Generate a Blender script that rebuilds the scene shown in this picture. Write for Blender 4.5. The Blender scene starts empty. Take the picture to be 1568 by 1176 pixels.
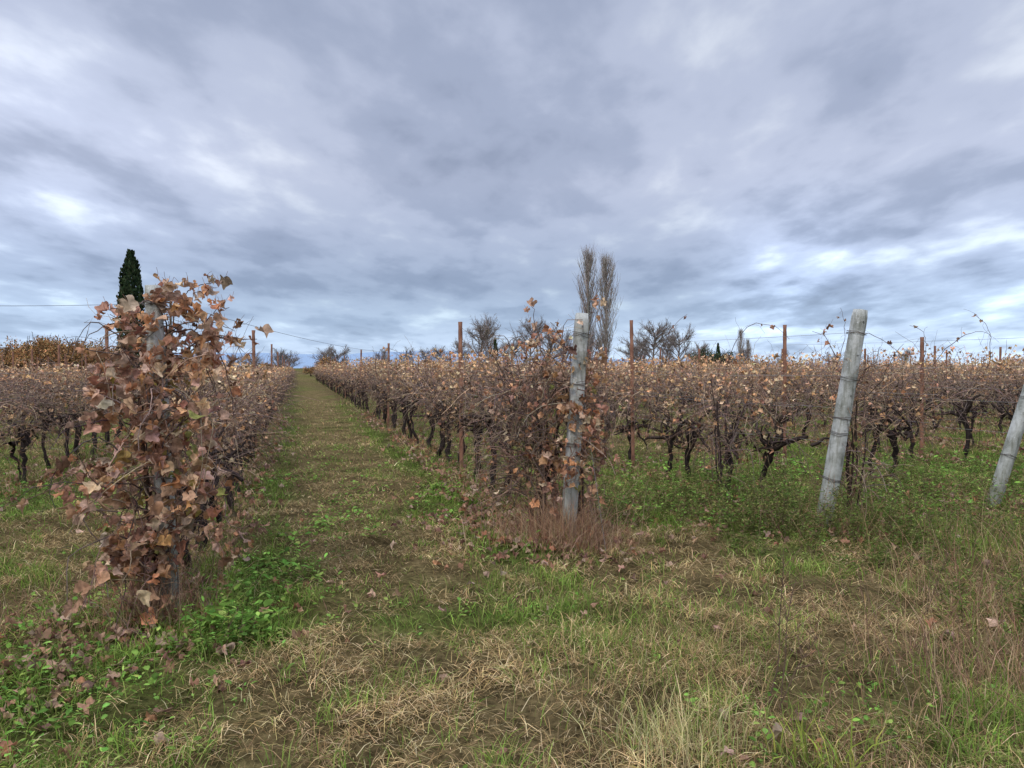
import bpy, math, random
import numpy as np
from mathutils import Vector
R = np.random.default_rng(7)
random.seed(7)
scene = bpy.context.scene
COL = scene.collection

# ------------------------------------------------------------ noise
TBL = R.random((256, 256))
def vnoise(x, y):
    x = np.asarray(x, float); y = np.asarray(y, float)
    xi = np.floor(x).astype(int); yi = np.floor(y).astype(int)
    fx = x - xi; fy = y - yi
    fx = fx*fx*(3-2*fx); fy = fy*fy*(3-2*fy)
    a = TBL[xi & 255, yi & 255]; b = TBL[(xi+1) & 255, yi & 255]
    c = TBL[xi & 255, (yi+1) & 255]; d = TBL[(xi+1) & 255, (yi+1) & 255]
    return (a*(1-fx)+b*fx)*(1-fy)+(c*(1-fx)+d*fx)*fy
def fbm(x, y, o=4):
    s = 0; a = .5; t = 0
    for i in range(o):
        s = s + a*vnoise(x*2**i+17.3*i, y*2**i+9.1*i); t += a; a *= .5
    return s/t
def gh(x, y):
    x = np.asarray(x, float); y = np.asarray(y, float)
    r = np.hypot(x, y)
    return ((fbm(x*.8, y*.8, 2)-.5)*.10 + (fbm(x*3.1, y*3.1, 3)-.5)*.09)*np.exp(-(r/60)**2)

# ------------------------------------------------------------ mesh builder
class MB:
    def __init__(s): s.v=[]; s.c=[]; s.f=[]; s.n=0
    def add(s, v, c, faces):
        v = np.asarray(v, float).reshape(-1, 3); c = np.asarray(c, float)
        if c.ndim == 1: c = np.tile(c, (len(v), 1))
        s.v.append(v); s.c.append(c)
        for f in faces: s.f.append(np.asarray(f, int)+s.n)
        s.n += len(v)
    def mesh(s, name, mat, smooth=False):
        me = bpy.data.meshes.new(name)
        V = np.concatenate(s.v); C = np.concatenate(s.c)
        me.vertices.add(len(V)); me.vertices.foreach_set('co', V.astype(np.float32).ravel())
        L = np.concatenate([f.ravel() for f in s.f]).astype(np.int32)
        T = np.concatenate([np.full(len(f), f.shape[1]) for f in s.f])
        st = np.concatenate([[0], np.cumsum(T)[:-1]]).astype(np.int32)
        me.loops.add(len(L)); me.loops.foreach_set('vertex_index', L)
        me.polygons.add(len(T)); me.polygons.foreach_set('loop_start', st)
        if smooth: me.polygons.foreach_set('use_smooth', np.ones(len(T), bool))
        me.update(calc_edges=True)
        a = me.color_attributes.new('Col', 'FLOAT_COLOR', 'POINT')
        a.data.foreach_set('color', np.hstack([np.clip(C, 0, 1), np.ones((len(C), 1))]).astype(np.float32).ravel())
        me.materials.append(mat)
        return me
    def obj(s, name, mat, parent=None, smooth=False):
        o = bpy.data.objects.new(name, s.mesh(name, mat, smooth)); COL.objects.link(o)
        if parent: o.parent = parent
        return o
def empty(name, loc=(0, 0, 0)):
    e = bpy.data.objects.new(name, None); e.location = loc; e.empty_display_size = .2
    COL.objects.link(e); return e
def child(name, me, parent, loc=(0,0,0), rz=0, sc=(1,1,1)):
    o = bpy.data.objects.new(name, me); COL.objects.link(o); o.parent = parent
    o.location = loc; o.rotation_euler = (0, 0, rz); o.scale = sc; return o

def norm(a): return a/(np.linalg.norm(a, axis=-1, keepdims=True)+1e-9)
def tubes(mb, P, rad, col, S=4):
    P = np.asarray(P, float); N, K, _ = P.shape
    rad = np.broadcast_to(rad, (N, K))
    T = np.empty_like(P); T[:, 1:-1] = P[:, 2:]-P[:, :-2]; T[:, 0] = P[:, 1]-P[:, 0]; T[:, -1] = P[:, -1]-P[:, -2]
    T = norm(T)
    ref = np.where(np.abs(T[..., 2:3]) > .8, np.array([1., .2, 0]), np.array([0., 0, 1.]))
    A = norm(np.cross(T, ref)); B = np.cross(T, A)
    th = np.arange(S)*2*math.pi/S
    V = P[:, :, None]+rad[:, :, None, None]*(A[:, :, None]*np.cos(th)[:, None]+B[:, :, None]*np.sin(th)[:, None])
    idx = np.arange(N*K*S).reshape(N, K, S)
    a = idx[:, :-1]; b = idx[:, 1:]
    F = np.stack([a, np.roll(a, -1, 2), np.roll(b, -1, 2), b], -1).reshape(-1, 4)
    col = np.asarray(col, float)
    if col.ndim == 1: col = np.tile(col, (N, 1))
    C = np.repeat(col, K*S, 0)
    mb.add(V.reshape(-1, 3), C, [F])

def paths(start, d0, length, K, droop=0., wig=.15):
    N = len(start); d = norm(np.asarray(d0, float)); P = [np.asarray(start, float)]
    st = (np.asarray(length)/(K-1))[:, None]
    droop = np.broadcast_to(droop, (N,))
    for k in range(K-1):
        P.append(P[-1]+d*st)
        d = d + R.normal(0, wig, (N, 3)); d[:, 2] -= droop*(1.0)
        d = norm(d)
    return np.stack(P, 1)

# leaf templates
def vine_leaf(seed, full=True, curl=.5):
    r = np.random.default_rng(seed)
    if full:
        a = np.array([-72,-50,-30,-12,5,20,32,45,60,75,90,105,120,135,148,160,175,192,210,230,252])
        q = np.array([.48,.66,.74,.66,.62,.78,.88,.80,.68,.86,1.0,.86,.68,.80,.88,.78,.62,.66,.74,.66,.48])
        q = q*r.uniform(.88, 1.12, len(q))
    else:
        a = np.array([-60,-20,30,60,90,120,150,200,240]); q = np.array([.6,.7,.9,.6,1.0,.6,.9,.7,.6])
    t = np.radians(a); n = len(a)
    out = np.stack([q*np.cos(t), q*np.sin(t), 0*t], 1)
    rows = [np.zeros((1, 3))]
    if full: rows += [out*.4, out*.72]
    rows.append(out)
    V = np.concatenate(rows); x, y = V[:, 0].copy(), V[:, 1].copy()
    p = r.uniform(0, 6.28, 4); s = r.uniform(.4, 1, 4)*curl
    sg = 1 if r.random() < .5 else -1
    fold = s[0]*1.0
    V[:, 0] = x*math.cos(min(fold, 1.25)); V[:, 2] = sg*np.abs(x)*math.sin(min(fold, 1.25))
    ra = s[1]*1.7*np.clip(y+.1, 0, 2); V[:, 1] = np.where(y > -.1, np.sin(ra)/(s[1]*1.7+1e-3)-.1, y)
    V[:, 2] += -sg*(1-np.cos(ra))/(s[1]*1.7+1e-3)
    V[:, 2] += s[2]*.22*np.sin(4.3*y+p[1]+2*x)+s[3]*.16*np.sin(7*x+5*y+p[2])
    V[:, 0] += s[2]*.14*np.sin(5*y+p[3])
    i = np.arange(n-1)
    F = [np.stack([0*i, 1+i, 2+i], 1)]
    if full:
        F.append(np.stack([1+i, 1+n+i, 2+n+i, 2+i], 1)); F.append(np.stack([1+n+i, 1+2*n+i, 2+2*n+i, 2+n+i], 1))
    return V, F
LV = [vine_leaf(i, True, [.4,.7,1.0,1.2,.9,.6,1.3,.8][i]) for i in range(8)]
LS = [vine_leaf(20+i, False, [.8,1.1,1.3,1.0][i]) for i in range(4)]
OV = [(np.array([[0,0,0],[.28,.3,.05],[.3,.65,.02],[0,1,-.12],[-.3,.65,.02],[-.28,.3,.05],[0,.5,-.05]]), [np.array([[0,1,6],[1,2,6],[2,3,6],[3,4,6],[4,5,6],[5,0,6]])])]
LN = [(np.array([[0,0,0],[.13,.3,.05],[.12,.65,.0],[0,1,-.2],[-.12,.65,.0],[-.13,.3,.05],[0,.5,-.06]]), OV[0][1])]
NA = [(np.array([[0,0,0],[.09,.4,.03],[0,1,-.15],[-.09,.4,.03]]), [np.array([[0,1,2,3]])])]
def leaves(mb, pos, tip, nrm, sc, col, templ, cvar=.15):
    pos = np.asarray(pos, float); N = len(pos)
    if N == 0: return
    y = norm(tip); x = norm(np.cross(y, nrm)); z = np.cross(x, y)
    M = np.stack([x, y, z], 1)
    which = R.integers(0, len(templ), N)
    sc = np.broadcast_to(sc, (N,))
    col = np.asarray(col, float)
    if col.ndim == 1: col = np.tile(col, (N, 1))
    for w, (V, F) in enumerate(templ):
        m = which == w; n = m.sum()
        if not n: continue
        VV = np.einsum('vk,nkj->nvj', V, M[m])*sc[m][:, None, None]+pos[m][:, None]
        c = col[m][:, None]*(1+R.normal(0, cvar, (n, len(V), 1)))
        off = (np.arange(n)*len(V))[:, None, None]
        mb.add(VV.reshape(-1, 3), c.reshape(-1, 3), [(f[None]+off).reshape(-1, f.shape[1]) for f in F])

def blades(mb, pos, az, lean, L, w, col, bend=.5):
    N = len(pos)
    dirh = np.stack([np.cos(az), np.sin(az), 0*az], 1)
    side = np.stack([-np.sin(az), np.cos(az), 0*az], 1)
    tw = R.uniform(0, math.pi, N)[:, None]
    side = side*np.cos(tw)+dirh*np.sin(tw)*.8
    sl, cl = np.sin(lean)[:, None], np.cos(lean)[:, None]
    z = np.array([[0, 0, 1.]])
    d1 = dirh*sl+z*cl
    l2 = np.minimum(lean+bend, 1.9); d2 = dirh*np.sin(l2)[:, None]+z*np.cos(l2)[:, None]
    L = L[:, None]; w = w[:, None]
    b0 = pos-side*w*.5; b1 = pos+side*w*.5
    m = pos+d1*L*.5
    m0 = m-side*w*.4; m1 = m+side*w*.4
    t = m+d2*L*.5
    t[:, 2] = np.maximum(t[:, 2], pos[:, 2]+.004)
    V = np.stack([b0, b1, m1, m0, t], 1).reshape(-1, 3)
    i = (np.arange(N)*5)[:, None]
    C = np.stack([col*.75, col*.75, col*.95, col*.95, col*1.1], 1).reshape(-1, 3)  # roots darker, tips lighter: self-shadow between blades put into the colour
    mb.add(V, C, [i+np.array([[0, 1, 2, 3]]), i+np.array([[3, 2, 4]])])

def pick(pal, n, var=.18):
    pal = np.asarray(pal, float)
    c = pal[R.integers(0, len(pal), n)]
    return c*(1+R.normal(0, var, (n, 1)))*(1+R.normal(0, .05, (n, 3)))

# ------------------------------------------------------------ materials
def nt(name):
    m = bpy.data.materials.new(name); m.use_nodes = True; t = m.node_tree
    for n in list(t.nodes): t.nodes.remove(n)
    out = t.nodes.new('ShaderNodeOutputMaterial'); return m, t, out
def folmat(name, trans=.25, rough=.75, scale=30, amt=.35, gain=1.0):
    m, t, out = nt(name); N = t.nodes; L = t.links
    a = N.new('ShaderNodeAttribute'); a.attribute_name = 'Col'
    tc = N.new('ShaderNodeTexCoord'); no = N.new('ShaderNodeTexNoise')
    no.inputs['Scale'].default_value = scale; no.inputs['Detail'].default_value = 1
    L.new(tc.outputs['Object'], no.inputs['Vector'])
    mr = N.new('ShaderNodeMapRange'); mr.inputs[1].default_value = .25; mr.inputs[2].default_value = .75
    mr.inputs[3].default_value = (1-amt)*gain; mr.inputs[4].default_value = (1+amt)*gain
    L.new(no.outputs[0], mr.inputs[0])
    mul = N.new('ShaderNodeVectorMath'); mul.operation = 'SCALE'
    L.new(a.outputs['Color'], mul.inputs[0]); L.new(mr.outputs[0], mul.inputs['Scale'])
    p = N.new('ShaderNodeBsdfDiffuse'); p.inputs['Roughness'].default_value = .3
    if rough < .72:
        p = N.new('ShaderNodeBsdfPrincipled'); p.inputs['Roughness'].default_value = rough
        p.inputs['Specular IOR Level'].default_value = .2
    L.new(mul.outputs[0], p.inputs[0])
    if trans > 0:
        tr = N.new('ShaderNodeBsdfTranslucent'); L.new(mul.outputs[0], tr.inputs[0])
        mx = N.new('ShaderNodeMixShader'); mx.inputs[0].default_value = trans
        L.new(p.outputs[0], mx.inputs[1]); L.new(tr.outputs[0], mx.inputs[2]); L.new(mx.outputs[0], out.inputs[0])
    else: L.new(p.outputs[0], out.inputs[0])
    return m
M_leaf = folmat('dry_leaf', .25, .7, 40, .3, 1.08)
M_grass = folmat('grass_blade', .3, .8, 8, .2, 1.45)
M_wood = folmat('vine_wood', 0, .9, 25, .4, 1.2)
M_tree = folmat('tree_bark', 0, .9, 2, .25)
M_everg = folmat('evergreen', .1, .8, 2, .3)
M_wire = folmat('galvanised_wire', 0, .5, 5, .1)

def post_mat():
    m, t, out = nt('weathered_concrete'); N = t.nodes; L = t.links
    tc = N.new('ShaderNodeTexCoord')
    n1 = N.new('ShaderNodeTexNoise'); n1.inputs['Scale'].default_value = 6; n1.inputs['Detail'].default_value = 9; n1.inputs['Roughness'].default_value = .6
    n2 = N.new('ShaderNodeTexNoise'); n2.inputs['Scale'].default_value = 55; n2.inputs['Detail'].default_value = 5
    for n in (n1, n2): L.new(tc.outputs['Object'], n.inputs['Vector'])
    mp = N.new('ShaderNodeMapping'); mp.inputs['Scale'].default_value = (30, 30, 4); L.new(tc.outputs['Object'], mp.inputs[0])
    n3 = N.new('ShaderNodeTexNoise'); n3.inputs['Scale'].default_value = 1; n3.inputs['Detail'].default_value = 5; L.new(mp.outputs[0], n3.inputs['Vector'])
    r1 = N.new('ShaderNodeValToRGB'); e = r1.color_ramp.elements
    e[0].position = .33; e[0].color = (.25, .26, .22, 1); e[1].position = .60; e[1].color = (.56, .57, .54, 1)
    L.new(n1.outputs[0], r1.inputs[0])
    r2 = N.new('ShaderNodeValToRGB'); e = r2.color_ramp.elements
    e[0].position = .60; e[0].color = (0, 0, 0, 1); e[1].position = .72; e[1].color = (.7, .7, .7, 1)
    L.new(n2.outputs[0], r2.inputs[0])
    mx = N.new('ShaderNodeMix'); mx.data_type = 'RGBA'; L.new(r2.outputs[0], mx.inputs[0]); L.new(r1.outputs[0], mx.inputs[6]); mx.inputs[7].default_value = (.66, .67, .66, 1)
    r3 = N.new('ShaderNodeValToRGB'); e = r3.color_ramp.elements
    e[0].position = .36; e[0].color = (.40, .39, .33, 1); e[1].position = .5; e[1].color = (1, 1, 1, 1)
    L.new(n3.outputs[0], r3.inputs[0])
    m2 = N.new('ShaderNodeMix'); m2.data_type = 'RGBA'; m2.blend_type = 'MULTIPLY'; m2.inputs[0].default_value = .6
    L.new(mx.outputs[2], m2.inputs[6]); L.new(r3.outputs[0], m2.inputs[7])
    sp = N.new('ShaderNodeSeparateXYZ'); L.new(tc.outputs['Object'], sp.inputs[0])
    mr = N.new('ShaderNodeMapRange'); mr.inputs[1].default_value = 0; mr.inputs[2].default_value = .8; mr.inputs[3].default_value = .6; mr.inputs[4].default_value = 0; L.new(sp.outputs[2], mr.inputs[0])
    m3 = N.new('ShaderNodeMix'); m3.data_type = 'RGBA'; L.new(mr.outputs[0], m3.inputs[0]); L.new(m2.outputs[2], m3.inputs[6]); m3.inputs[7].default_value = (.19, .20, .14, 1)
    p = N.new('ShaderNodeBsdfPrincipled'); p.inputs['Roughness'].default_value = .9
    L.new(m3.outputs[2], p.inputs['Base Color'])
    b = N.new('ShaderNodeBump'); b.inputs['Strength'].default_value = .7; b.inputs['Distance'].default_value = .008
    L.new(n2.outputs[0], b.inputs['Height']); L.new(b.outputs[0], p.inputs['Normal']); L.new(p.outputs[0], out.inputs[0])
    return m
M_post = post_mat()
def rust_mat():
    m, t, out = nt('rusty_steel'); N = t.nodes; L = t.links
    tc = N.new('ShaderNodeTexCoord'); n1 = N.new('ShaderNodeTexNoise'); n1.inputs['Scale'].default_value = 14; n1.inputs['Detail'].default_value = 8
    L.new(tc.outputs['Object'], n1.inputs['Vector'])
    r = N.new('ShaderNodeValToRGB'); e = r.color_ramp.elements
    e[0].position = .3; e[0].color = (.15, .065, .045, 1); e[1].position = .7; e[1].color = (.42, .21, .13, 1)
    L.new(n1.outputs[0], r.inputs[0]); p = N.new('ShaderNodeBsdfPrincipled'); p.inputs['Roughness'].default_value = .85
    L.new(r.outputs[0], p.inputs['Base Color']); L.new(p.outputs[0], out.inputs[0]); return m
M_rust = rust_mat()
def ground_mat():
    m, t, out = nt('ground_soil_thatch'); N = t.nodes; L = t.links
    a = N.new('ShaderNodeAttribute'); a.attribute_name = 'Col'
    tc = N.new('ShaderNodeTexCoord')
    n1 = N.new('ShaderNodeTexNoise'); n1.inputs['Scale'].default_value = 22; n1.inputs['Detail'].default_value = 8; n1.inputs['Roughness'].default_value = .7
    n2 = N.new('ShaderNodeTexNoise'); n2.inputs['Scale'].default_value = 2.3; n2.inputs['Detail'].default_value = 6
    for n in (n1, n2): L.new(tc.outputs['Object'], n.inputs['Vector'])
    mr = N.new('ShaderNodeMapRange'); mr.inputs[1].default_value = .3; mr.inputs[2].default_value = .7; mr.inputs[3].default_value = .2; mr.inputs[4].default_value = 1.5
    L.new(n1.outputs[0], mr.inputs[0])
    mr2 = N.new('ShaderNodeMapRange'); mr2.inputs[1].default_value = .3; mr2.inputs[2].default_value = .7; mr2.inputs[3].default_value = .5; mr2.inputs[4].default_value = 1.35
    L.new(n2.outputs[0], mr2.inputs[0])
    mm = N.new('ShaderNodeMath'); mm.operation = 'MULTIPLY'; L.new(mr.outputs[0], mm.inputs[0]); L.new(mr2.outputs[0], mm.inputs[1])
    s = N.new('ShaderNodeVectorMath'); s.operation = 'SCALE'; L.new(a.outputs['Color'], s.inputs[0]); L.new(mm.outputs[0], s.inputs['Scale'])
    p = N.new('ShaderNodeBsdfDiffuse')
    L.new(s.outputs[0], p.inputs[0])
    b = N.new('ShaderNodeBump'); b.inputs['Strength'].default_value = .9; b.inputs['Distance'].default_value = .04
    L.new(n1.outputs[0], b.inputs['Height']); L.new(b.outputs[0], p.inputs['Normal']); L.new(p.outputs[0], out.inputs[0]); return m
M_ground = ground_mat()

# ------------------------------------------------------------ layout
ANG = math.radians(16.8)
U = np.array([-math.sin(ANG), math.cos(ANG)]); Nn = np.array([math.cos(ANG), math.sin(ANG)])
def nt_of(x, y): return x*Nn[0]+y*Nn[1], x*U[0]+y*U[1]
def xy(n, t): return Nn*n+U*t
ROWS = np.array([-.78-2.8*k for k in range(11, -1, -1)] + [2.35+2.7*k for k in range(24)])
def row_start(n):
    return float(np.interp(n, [-40, -3.6, -.78, 2.35, 5.0, 7.7, 40], [1, 3.0, 5.0, 6.0, 5.9, 6.6, 16]))
def greenness(x, y):
    n, t = nt_of(x, y)
    g = .20+(fbm(x*.9+5, y*.9, 4)-.5)*2.3
    def G(cx, cy, sx, sy, a): return a*np.exp(-((x-cx)/sx)**2-((y-cy)/sy)**2)
    def S(c, w, a): return a*np.exp(-((n-c)/w)**2)
    g = g + S(-.25, .22, .5)*(t > 4) + S(1.75, .24, .7)*(t > 5.5) - S(.35, .35, .25) - S(1.1, .3, .25)
    g = g + G(-2.9, 3.6, .9, .8, .5)+G(-1.75, 4.6, .4, 1.2, .5)+G(.6, 4.6, .7, .45, .42)+G(1.6, 3.3, .5, .4, .3)
    g = g + G(3.8, 7.2, 1.8, .9, .5)+G(5.2, 6.3, 1.2, .6, .3)+G(1.9, 7.8, .9, .9, .45) - G(2.3, 4.4, 1.2, .8, .45)-G(1.6, 6.0, .8, .5, .4)-G(.1, 3.3, .9, .5, .3)-G(3.2, 4.9, 1.4, .6, .4)
    g = g + .33*((n > 3.2) & (t > 8)) + .25*((n < -1.6) & (t > 8))
    return np.clip(g, .04, .97)
def rowness(x, y):
    n, t = nt_of(x, y)
    d = np.min(np.abs(n[..., None]-ROWS), -1)
    st = np.interp(n, [-40, -3.6, -.78, 2.35, 5.0, 7.7, 40], [1, 3.0, 4.6, 5.6, 5.5, 6.4, 16])
    return np.exp(-(d/.38)**2)*np.clip((t-st)*1.5, 0, 1)

# ground
def axis(lim_near, n_near, far, nf):
    a = np.linspace(-lim_near, lim_near, n_near)
    b = lim_near*np.exp(np.linspace(0, math.log(far/lim_near), nf+1))[1:]
    return np.concatenate([-b[::-1], a, b])
ax = axis(14, 260, 5000, 70); ay = axis(14, 260, 5000, 70)+5
X, Y = np.meshgrid(ax, ay); Z = gh(X, Y)
gsh = X.shape
x, y = X.ravel(), Y.ravel()
g = greenness(x, y); rn = rowness(x, y)
brown = np.array([.17, .125, .06]); green = np.array([.115, .14, .036]); soil = np.array([.11, .078, .05])
c = brown*(1-g[:, None])+green*g[:, None]; c = c*(1-.7*rn[:, None])+soil*.7*rn[:, None]
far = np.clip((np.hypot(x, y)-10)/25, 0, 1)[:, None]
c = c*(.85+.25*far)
mb = MB(); idx = np.arange(x.size).reshape(gsh)
mb.add(np.stack([x, y, Z.ravel()], 1), c, [np.stack([idx[:-1, :-1], idx[:-1, 1:], idx[1:, 1:], idx[1:, :-1]], -1).reshape(-1, 4)])
mb.obj('ground', M_ground, smooth=True)

# ------------------------------------------------------------ grass
STRAW = [(.48, .36, .175), (.38, .275, .13), (.27, .19, .085), (.58, .46, .26), (.18, .12, .06), (.32, .225, .115)]
GREEN = [(.15, .23, .04), (.19, .28, .055), (.10, .17, .032), (.23, .28, .075), (.18, .20, .06)]
def sample(dmin, dmax, dens, halfw=.86):
    A = halfw*(dmax**2-dmin**2); n = int(A*dens)
    d = np.sqrt(R.uniform(dmin**2, dmax**2, n)); x = R.uniform(-halfw, halfw, n)*d
    return x, d
mbg = MB()
for (d0, d1, dens, ls, ws) in [(2.3, 4.5, 5000, 1, 1), (4.5, 7, 2800, 1.05, 1.25), (7, 11, 1350, 1.15, 1.7), (11, 18, 460, 1.2, 2.4), (18, 34, 110, 1.3, 3.4)]:
    x, y = sample(d0, d1, dens)
    g = greenness(x, y); rn = rowness(x, y)
    cl = fbm(x*6, y*6, 2)
    isg = R.random(len(x)) < np.clip(g+(cl-.5)*1.4, .03, .97)
    thin = fbm(x*2.7+9, y*2.7, 3)
    keep = R.random(len(x)) < np.where(isg, 1-.35*rn, 1-.3*rn)*np.clip(.25+(thin-.37)*3.4, .18, 1)
    x, y, isg, rn, cl = x[keep], y[keep], isg[keep], rn[keep], cl[keep]
    n = len(x); pos = np.stack([x, y, gh(x, y)], 1)
    col = np.where(isg[:, None], pick(GREEN, n, .24), pick(STRAW, n, .24))
    ptn, ptt = nt_of(x, y)
    tint = fbm(x*.6+40, y*.6, 3)[:, None]; tint2 = fbm(x*3+70, y*3, 2)[:, None]
    col = col*(.3+.6*tint+.75*tint2)
    lean = np.where(isg, R.uniform(.1, 1.0, n), R.uniform(.8, 1.5, n))
    Ln = np.where(isg, R.uniform(.025, .08, n)*(1+1.1*(cl > .55)), R.uniform(.04, .15, n))*ls
    mow = np.exp(-((ptn-.7)/.9)**2)*(ptt > 5); Ln = Ln*(1-.35*mow)*(1+.8*rn)
    W = np.where(isg, R.uniform(.003, .006, n), R.uniform(.002, .0045, n))*ws
    pos[:, 2] += np.where(isg, 0, R.uniform(0, .03, n))
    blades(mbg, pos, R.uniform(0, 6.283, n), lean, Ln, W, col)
mbg.obj('grass', M_grass)

# broadleaf weeds
mbw = MB()
def weedpatch(cx, cy, sx, sy, n, size=.035, hmax=.10, pal=GREEN):
    k = max(3, n//9)
    ccx = R.normal(cx, sx, k); ccy = R.normal(cy, sy, k)
    i = R.integers(0, k, n)
    az = R.uniform(0, 6.283, n); rr = R.uniform(.0, .07, n)*size/.035
    x = ccx[i]+np.cos(az)*rr; y = ccy[i]+np.sin(az)*rr
    hm = (hmax*R.uniform(.4, 1.5, k))[i]
    z = gh(x, y)+R.uniform(.01, 1, n)*hm
    ti = R.uniform(-.1, .8, n)
    cs = R.uniform(.5, 1.35, k)[i]; cb = R.uniform(.55, 1.2, (k, 1))[i]
    tip = np.stack([np.cos(az), np.sin(az), ti], 1); nr = np.stack([-np.cos(az)*ti*.6, -np.sin(az)*ti*.6, np.ones(n)], 1)+R.normal(0, .25, (n, 3))
    leaves(mbw, np.stack([x, y, z], 1), tip, nr, R.uniform(.6, 1.3, n)*size*cs, pick(pal, n, .2)*cb, OV+LN)
BR = [(.13, .25, .05), (.18, .30, .06), (.10, .17, .035), (.22, .28, .07)]
weedpatch(-2.7, 3.7, .55, .6, 2200, .034, .11, BR)
weedpatch(-2.0, 3.2, .35, .3, 500, .03, .08, BR)
weedpatch(-1.75, 4.8, .2, .6, 700, .045, .14, BR)
weedpatch(-1.65, 4.3, .12, .2, 140, .075, .16, BR)
weedpatch(.6, 4.7, .5, .35, 420, .022, .06, BR)
weedpatch(1.5, 3.2, .3, .2, 280, .03, .09, BR)
weedpatch(2.3, 3.3, .35, .25, 220, .028, .08, BR)
weedpatch(.35, 8.2, .3, .8, 600, .04, .09, BR)
weedpatch(-.9, 10.2, .3, 1.6, 1000, .05, .10, BR)
weedpatch(-1.9, 7.5, .2, 1.6, 800, .045, .10, BR)
weedpatch(-3.2, 11, .25, 2.5, 600, .05, .10, BR)
weedpatch(2.0, 8.3, .8, .8, 2800, .045, .26, BR)
weedpatch(4.2, 8.0, 1.2, .7, 3600, .045, .26, BR)
weedpatch(6.5, 9.6, 1.5, .8, 3400, .05, .26, BR)
weedpatch(4.0, 10.6, 2.5, .8, 2800, .06, .22, BR)
weedpatch(-6.0, 8.5, 1.2, 1.2, 1500, .045, .14, BR)
x, y = sample(2.4, 12, 45); g = greenness(x, y); k = R.random(len(x)) < g**1.8; x, y = x[k], y[k]
for j in range(4):
    n = len(x); az = R.uniform(0, 6.28, n); xx = x+R.normal(0, .025, n); yy = y+R.normal(0, .025, n)
    leaves(mbw, np.stack([xx, yy, gh(xx, yy)+R.uniform(.01, .05, n)], 1), np.stack([np.cos(az), np.sin(az), R.uniform(0, .7, n)], 1),
           np.stack([0*x, 0*x, 1+0*x], 1)+R.normal(0, .3, (n, 3)), R.uniform(.015, .04, n), pick(BR, n, .2), OV+LN)
mbw.obj('broadleaf_weeds', M_grass)

# fallen leaves
VL = [(.36, .20, .125), (.41, .25, .165), (.27, .145, .09), (.46, .31, .22), (.35, .17, .09), (.34, .23, .16), (.20, .11, .075)]
mbl = MB()
def fallen(x, y, s0=.03, s1=.058, up=.04):
    n = len(x); az = R.uniform(0, 6.283, n)
    tip = np.stack([np.cos(az), np.sin(az), R.normal(0, .25, n)], 1)
    nr = np.stack([0*x, 0*x, np.ones(n)], 1)+R.normal(0, .35, (n, 3))
    leaves(mbl, np.stack([x, y, gh(x, y)+R.uniform(.015, .025+up, n)], 1), tip, nr, R.uniform(s0, s1, n), pick(VL, n), LV)
for (cx, cy, sx, sy, n) in [(-2.3, 4.2, .4, .45, 240), (-2.5, 3.5, .45, .4, 70), (-1.9, 3.2, .4, .3, 18), (.4, 6.1, .45, .3, 160), (.2, 7.4, .45, .6, 260), (-.5, 9, .35, 1.2, 420), (-.0, 7.2, .3, .8, 120), (3.2, 7, .8, .4, 180), (1.8, 7.6, .9, .7, 180), (5.5, 8.2, .9, .5, 330), (0, 5, 2.5, 1.5, 40), (2, 4.5, 2, 1.2, 30), (1.2, 2.95, .3, .2, 5), (3.2, 6.6, .2, .2, 25)]:
    fallen(R.normal(cx, sx, n), R.normal(cy, sy, n))
xs, ys = sample(4, 24, 60); k = R.random(len(xs)) < rowness(xs, ys); fallen(xs[k], ys[k], .04, .075, .08)
mbl.obj('fallen_leaves', M_leaf)

# ------------------------------------------------------------ dry grass tufts / weeds
def tuft(name, cx, cy, sx, sy, n, L0, L1, pal, w=.0035, lean=.5, bend=.5):
    m = MB(); x = R.normal(cx, sx, n); y = R.normal(cy, sy, n)
    pos = np.stack([x, y, gh(x, y)], 1)
    blades(m, pos, R.uniform(0, 6.283, n), np.abs(R.normal(0, lean, n)), R.uniform(L0, L1, n), R.uniform(.6, 1.4, n)*w, pick(pal, n), bend)
    return m
DRY = [(.38, .26, .155), (.30, .19, .115), (.46, .34, .21), (.22, .13, .085), (.32, .18, .12)]
REDST = [(.24, .135, .10), (.32, .20, .14), (.18, .12, .095)]
def stalks(m, cx, cy, sx, sy, n, h0, h1, col, r=.0018, lean=.35):
    x = R.normal(cx, sx, n); y = R.normal(cy, sy, n)
    st = np.stack([x, y, gh(x, y)], 1)
    d = np.stack([R.normal(0, lean, n), R.normal(0, lean, n), np.ones(n)], 1)
    P = paths(st, d, R.uniform(h0, h1, n), 6, .08, .12)
    tubes(m, P, np.linspace(r*1.3, r*.5, 6)[None], pick(col, n), 3)
    return P
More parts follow.
